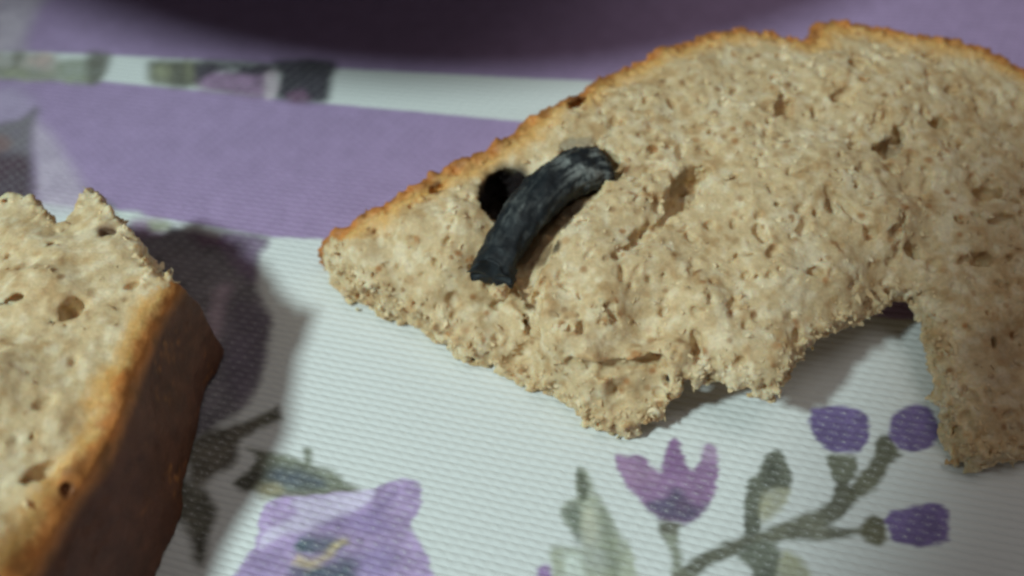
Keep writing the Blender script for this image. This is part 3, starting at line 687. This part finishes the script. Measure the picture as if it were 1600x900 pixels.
# ------------------------------------------------------------------ black curved piece
def build_tube():
    P = np.array([at(a, b, c) for a, b, c in TUBE])
    Pc = smooth_poly(P, 10, closed=False)
    n, m = len(Pc), 56
    T = np.gradient(Pc, axis=0); T /= np.linalg.norm(T, axis=1)[:, None]
    R = np.interp(np.linspace(0, 1, n), [0, 0.05, 0.2, 0.5, 0.75, 0.92, 1], [2.65, 2.55, 2.4, 2.7, 3.0, 2.7, 2.1])
    th = np.linspace(0, 2 * math.pi, m, endpoint=False)
    V = []
    for i in range(n):
        s_ = np.cross(T[i], [0, 0, 1]); s_ /= np.linalg.norm(s_)
        u_ = np.cross(s_, T[i])
        t = i / (n - 1)
        ring = Pc[i] + R[i] * (np.cos(th)[:, None] * s_ * 1.0 + np.sin(th)[:, None] * u_ * 0.72)
        # ragged near end: a bite out of the middle of its upper lip
        w_ = max(0, 1 - t / 0.10)
        bite = np.exp(-((np.cos(th) - 0.05) / 0.45) ** 2) * (np.sin(th) > -0.2)
        jag = 0.5 * np.sin(5 * th + 1.3) + 0.4 * np.sin(9 * th)
        ring = ring + T[i] * (w_ * (1.9 * bite - 0.5 * jag))[:, None]
        V.append(ring)
    V = np.concatenate(V)
    c = np.repeat(Pc, m, 0)
    nrm = V - c; nrm /= np.linalg.norm(nrm, axis=1)[:, None]
    Vf = V.astype(np.float32)
    V = V + nrm * (0.30 * vnoise(Vf, 0.5, 71) + 0.2 * vnoise(Vf, 1.2, 72) + 0.14 * vnoise(Vf, 3.5, 73))[:, None]
    ids = np.arange(n * m).reshape(n, m)
    nxt = np.roll(ids, -1, 1)
    F = np.stack([ids[:-1], nxt[:-1], nxt[1:], ids[1:]], -1).reshape(-1, 4)
    # inner wall at the open end, then a blunt closing at both ends
    inner = c[:m] + (V[:m] - c[:m]) * 0.8 + T[0] * 0.15
    deep = c[:m] + (V[:m] - c[:m]) * 0.5 + T[0] * 0.35
    tipc = Pc[-1] + T[-1] * 0.5
    tip = tipc + (V[-m:] - c[-m:]) * 0.6
    k = len(V)
    V = np.concatenate([V, inner, deep, tip, [Pc[0] + T[0] * 0.25, tipc]])
    a = np.arange(m); b = np.roll(a, -1)
    Fs = [F, np.column_stack([b, a, k + a, k + b]), np.column_stack([k + b, k + a, k + m + a, k + m + b]),
          np.column_stack([(n - 1) * m + a, (n - 1) * m + b, k + 2 * m + b, k + 2 * m + a])]
    F = np.concatenate(Fs)
    e1 = np.column_stack([k + m + b, k + m + a, np.full(m, k + 3 * m), np.full(m, k + 3 * m)])[::2]
    a2 = np.arange(0, m, 2)
    def cap(off, ci, rev):
        q = np.column_stack([off + a2, off + (a2 + 1) % m, off + (a2 + 2) % m, np.full(len(a2), ci)])
        return q[:, ::-1] if rev else q
    F = np.concatenate([F, cap(k + m, k + 3 * m, True), cap(k + 2 * m, k + 3 * m + 1, False)])
    Vf = V.astype(np.float32)
    dust = np.zeros(len(V))
    tt = np.concatenate([np.repeat(np.linspace(0, 1, n), m), np.full(2 * m, 0.0), np.full(m, 1.0), [0, 1]])
    aa = np.concatenate([np.tile(th, n), np.tile(th, 3), [0, 0]])
    SQ = np.column_stack([tt * 9, np.cos(aa) * 5.0, np.sin(aa) * 5.0]).astype(np.float32)
    lvl = np.interp(tt, [0, 0.1, 0.3, 0.42, 0.55, 0.64, 0.72, 0.86, 0.95, 1], [0.05, 0.1, 0.15, 0.36, 0.16, 0.3, 0.9, 0.85, 0.35, 0.1])
    streak = 0.6 * vnoise(SQ, 1.0, 76) + 0.5 * vnoise(SQ, 2.4, 77) + 0.3 * vnoise(Vf, 2.6, 78)
    dust = lvl * sstep(0.1, 0.75, streak + 0.25 + 0.35 * (lvl - 0.5)) * sstep(-0.1, 0.6, np.sin(aa))
    m_, nt, bs = mat('charred_rubber')
    at_ = nd(nt, 'ShaderNodeAttribute', attribute_name='dust')
    tc = nd(nt, 'ShaderNodeTexCoord')
    no = nd(nt, 'ShaderNodeTexNoise'); no.inputs['Scale'].default_value = 1800; no.inputs['Detail'].default_value = 5
    nt.links.new(tc.outputs['Object'], no.inputs['Vector'])
    fac = math_node(nt, 'MULTIPLY', at_.outputs['Fac'], math_node(nt, 'MULTIPLY_ADD', no.outputs['Fac'], 1.6))
    fac.node.inputs[1].links[0].from_node.inputs[2].default_value = 0.0
    mx = nd(nt, 'ShaderNodeMix', data_type='RGBA'); mx.inputs[6].default_value = (0.010, 0.013, 0.016, 1); mx.inputs[7].default_value = (0.34, 0.35, 0.33, 1)
    nt.links.new(fac, mx.inputs[0]); nt.links.new(mx.outputs[2], bs.inputs['Base Color'])
    b = nd(nt, 'ShaderNodeBump'); b.inputs['Strength'].default_value = 0.5; b.inputs['Distance'].default_value = 0.00015
    nt.links.new(no.outputs['Fac'], b.inputs['Height']); nt.links.new(b.outputs[0], bs.inputs['Normal'])
    bs.inputs['Roughness'].default_value = 0.55
    bs.inputs['Specular IOR Level'].default_value = 0.4
    o = mesh_from('black_tube', V, F, m_, attrs={'dust': ('FLOAT', dust)})
    o['label'] = 'black curved tube-like piece with grey dusty patches stuck in the torn slice'
    o['category'] = 'black tube'
build_tube()

# ------------------------------------------------------------------ thick chunk with the brown crust side
H = 15
OUT2 = [(284, 437, H), (262, 482, H), (240, 522, H), (216, 580, H), (190, 640, H), (164, 700, H), (135, 746, H), (104, 792, H), (74, 842, H), (38, 900, H), (-12, 985, H), (-60, 1060, H),
        (-260, 1060, H), (-330, 700, H), (-200, 360, 12), (-60, 330, 12), (-10, 322, 12), (8, 308, 12.5), (26, 303, 12.5), (46, 306, 12.5), (60, 325, 12.5), (78, 345, 13), (98, 352, 13), (112, 338, 13), (124, 304, 13), (134, 290, 13), (150, 298, 13), (162, 318, 13.5), (182, 346, 13.5), (214, 376, 14), (228, 404, 14.5), (240, 426, H), (262, 430, H)]
crust2 = [1] * 12 + [0] * (len(OUT2) - 12)
crust2[11] = 1; crust2[12] = 0.0
over2 = [0.0] * len(OUT2)
sl2 = [0.06, 0.08, 0.11, 0.14, 0.17, 0.20, 0.23, 0.26, 0.29, 0.32, 0.34, 0.34] + [0.1] * (len(OUT2) - 15) + [0.05] * 3
ctrl2 = [(150, 520, 16.0), (60, 450, 16.6), (60, 650, 17.2), (-60, 600, 19.2), (-40, 850, 18), (40, 760, 17), (30, 380, 14.5), (160, 400, 15), (220, 470, 15.4), (170, 620, 16), (90, 740, 16)]
pits2 = [(112, 485, 15.8, 2.6, 1.1, 1.8, 0.9), (60, 742, 16.2, 3.0, 0.9, 1.3, 0.85), (105, 762, 15.9, 0.7, 0.6, 0.7, 0.3), (172, 368, 14, 1.5, 0.9, 1.6, -0.6), (30, 470, 15.5, 1.6, 0.6, 1.0, 0.3), (80, 390, 14.6, 1.0, 0.8, 1.0, 0.4), (45, 690, 16.3, 1.2, 0.5, 1.0, 0.9)]
dark_spots2 = [(172, 370, 13, 1.8, (0.13, 0.05, 0.03), 0.8), (106, 762, 15.6, 0.8, (0.14, 0.05, 0.02), 0.8)]  # darker brown set into the chunk's pits
build_bread('bread_chunk', 'thick torn bread chunk with a smooth brown crust side facing the other slice', OUT2, crust2, over2, 0.28, ctrl2, pits2, 87, 130, shreds=700, slant=sl2, flecks=60, crust_w=1.3, round_k=1.3, dark_spots=dark_spots2, side=1.0)

# ------------------------------------------------------------------ unseen footed stand, added and sized to cast the round shade on the ribbon
def circle(a, b, c):
    A = np.array([2 * (b - a), 2 * (c - a)]); y = np.array([b @ b - a @ a, c @ c - a @ a])
    o = np.linalg.solve(A, y); return o, np.linalg.norm(a - o)
sc_c, sc_r = circle(at(132, 18)[:2], at(640, 127)[:2], at(1262, 28)[:2])
HS = 55.0
tq = (LAMP[2] - HS) / LAMP[2]
pc = LAMP[:2] + (sc_c - LAMP[:2]) * tq
pr = sc_r * tq
ms, nt, bs = mat('dark_glazed_ceramic')
no = nd(nt, 'ShaderNodeTexNoise'); no.inputs['Scale'].default_value = 40
mr = nd(nt, 'ShaderNodeValToRGB'); mr.color_ramp.elements[0].color = (0.03, 0.025, 0.035, 1); mr.color_ramp.elements[1].color = (0.05, 0.04, 0.055, 1)
nt.links.new(no.outputs['Fac'], mr.inputs[0]); nt.links.new(mr.outputs[0], bs.inputs['Base Color']); bs.inputs['Roughness'].default_value = 0.35
def lathe(name, prof, parent, m=96):
    th = np.linspace(0, 2 * math.pi, m, endpoint=False)
    V = np.concatenate([np.column_stack([r_ * np.cos(th), r_ * np.sin(th), np.full(m, z_)]) for r_, z_ in prof])
    ids = np.arange(len(prof) * m).reshape(len(prof), m); nx = np.roll(ids, -1, 1)
    return mesh_from(name, V, np.stack([ids[:-1], nx[:-1], nx[1:], ids[1:]], -1).reshape(-1, 4), ms, parent)
st = thing('shade_stand', 'unseen dark round stand added past the top edge to cast shade on the ribbon', 'shade caster', [*pc, 0])
lathe('plate', [(0.01, HS - 4), (pr * 0.9, HS - 3.5), (pr * 0.985, HS - 1.5), (pr, HS), (pr * 0.99, HS + 1.2), (pr * 0.9, HS), (0.01, HS - 0.5)], st)
lathe('foot', [(0.01, 0.3), (34, 0.3), (36, 1.5), (34, 4), (16, 10), (9, 22), (10, 40), (20, HS - 4.5)], st)

# ------------------------------------------------------------------ the phone held over the table: its shade falls on the slice's right end
def rounded_slab(name, w_, h_, z0, z1, rad, material, parent, dx=0.0, dy=0.0):
    out = []
    for sx, sy, a0 in ((1, 1, 0), (-1, 1, 90), (-1, -1, 180), (1, -1, 270)):
        for k in range(7):
            a = math.radians(a0 + 15 * k)
            out.append((dx + sx * (w_ / 2 - rad) + rad * math.cos(a), dy + sy * (h_ / 2 - rad) + rad * math.sin(a)))
    n = len(out)
    V = [(x, y, z) for z in (z0, z1) for x, y in out] + [(dx, dy, z0), (dx, dy, z1)]
    F = [(i, (i + 1) % n, n + (i + 1) % n, n + i) for i in range(n)]
    F += [(2 * n, (i + 2) % n, (i + 1) % n, i) for i in range(0, n, 2)] + [(2 * n + 1, n + i, n + (i + 1) % n, n + (i + 2) % n) for i in range(0, n, 2)]
    return mesh_from(name, V, F, material, parent, smooth=False)
mp_, nt, bs = mat('black_plastic')
no = nd(nt, 'ShaderNodeTexNoise'); no.inputs['Scale'].default_value = 300
cr_ = nd(nt, 'ShaderNodeValToRGB'); cr_.color_ramp.elements[0].color = (0.02, 0.02, 0.022, 1); cr_.color_ramp.elements[1].color = (0.035, 0.035, 0.038, 1)
nt.links.new(no.outputs['Fac'], cr_.inputs[0]); nt.links.new(cr_.outputs[0], bs.inputs['Base Color']); bs.inputs['Roughness'].default_value = 0.45
ph = thing('smartphone', 'black smartphone held level over the table, shading the right end of the slice', 'smartphone', CAM)
ph.rotation_euler = cam.rotation_euler
rounded_slab('body', 150, 75, 4, 12, 9, mp_, ph, dx=9, dy=10.5)
rounded_slab('screen', 134, 66, 12.05, 12.4, 4, ms, ph, dx=9, dy=10.5)
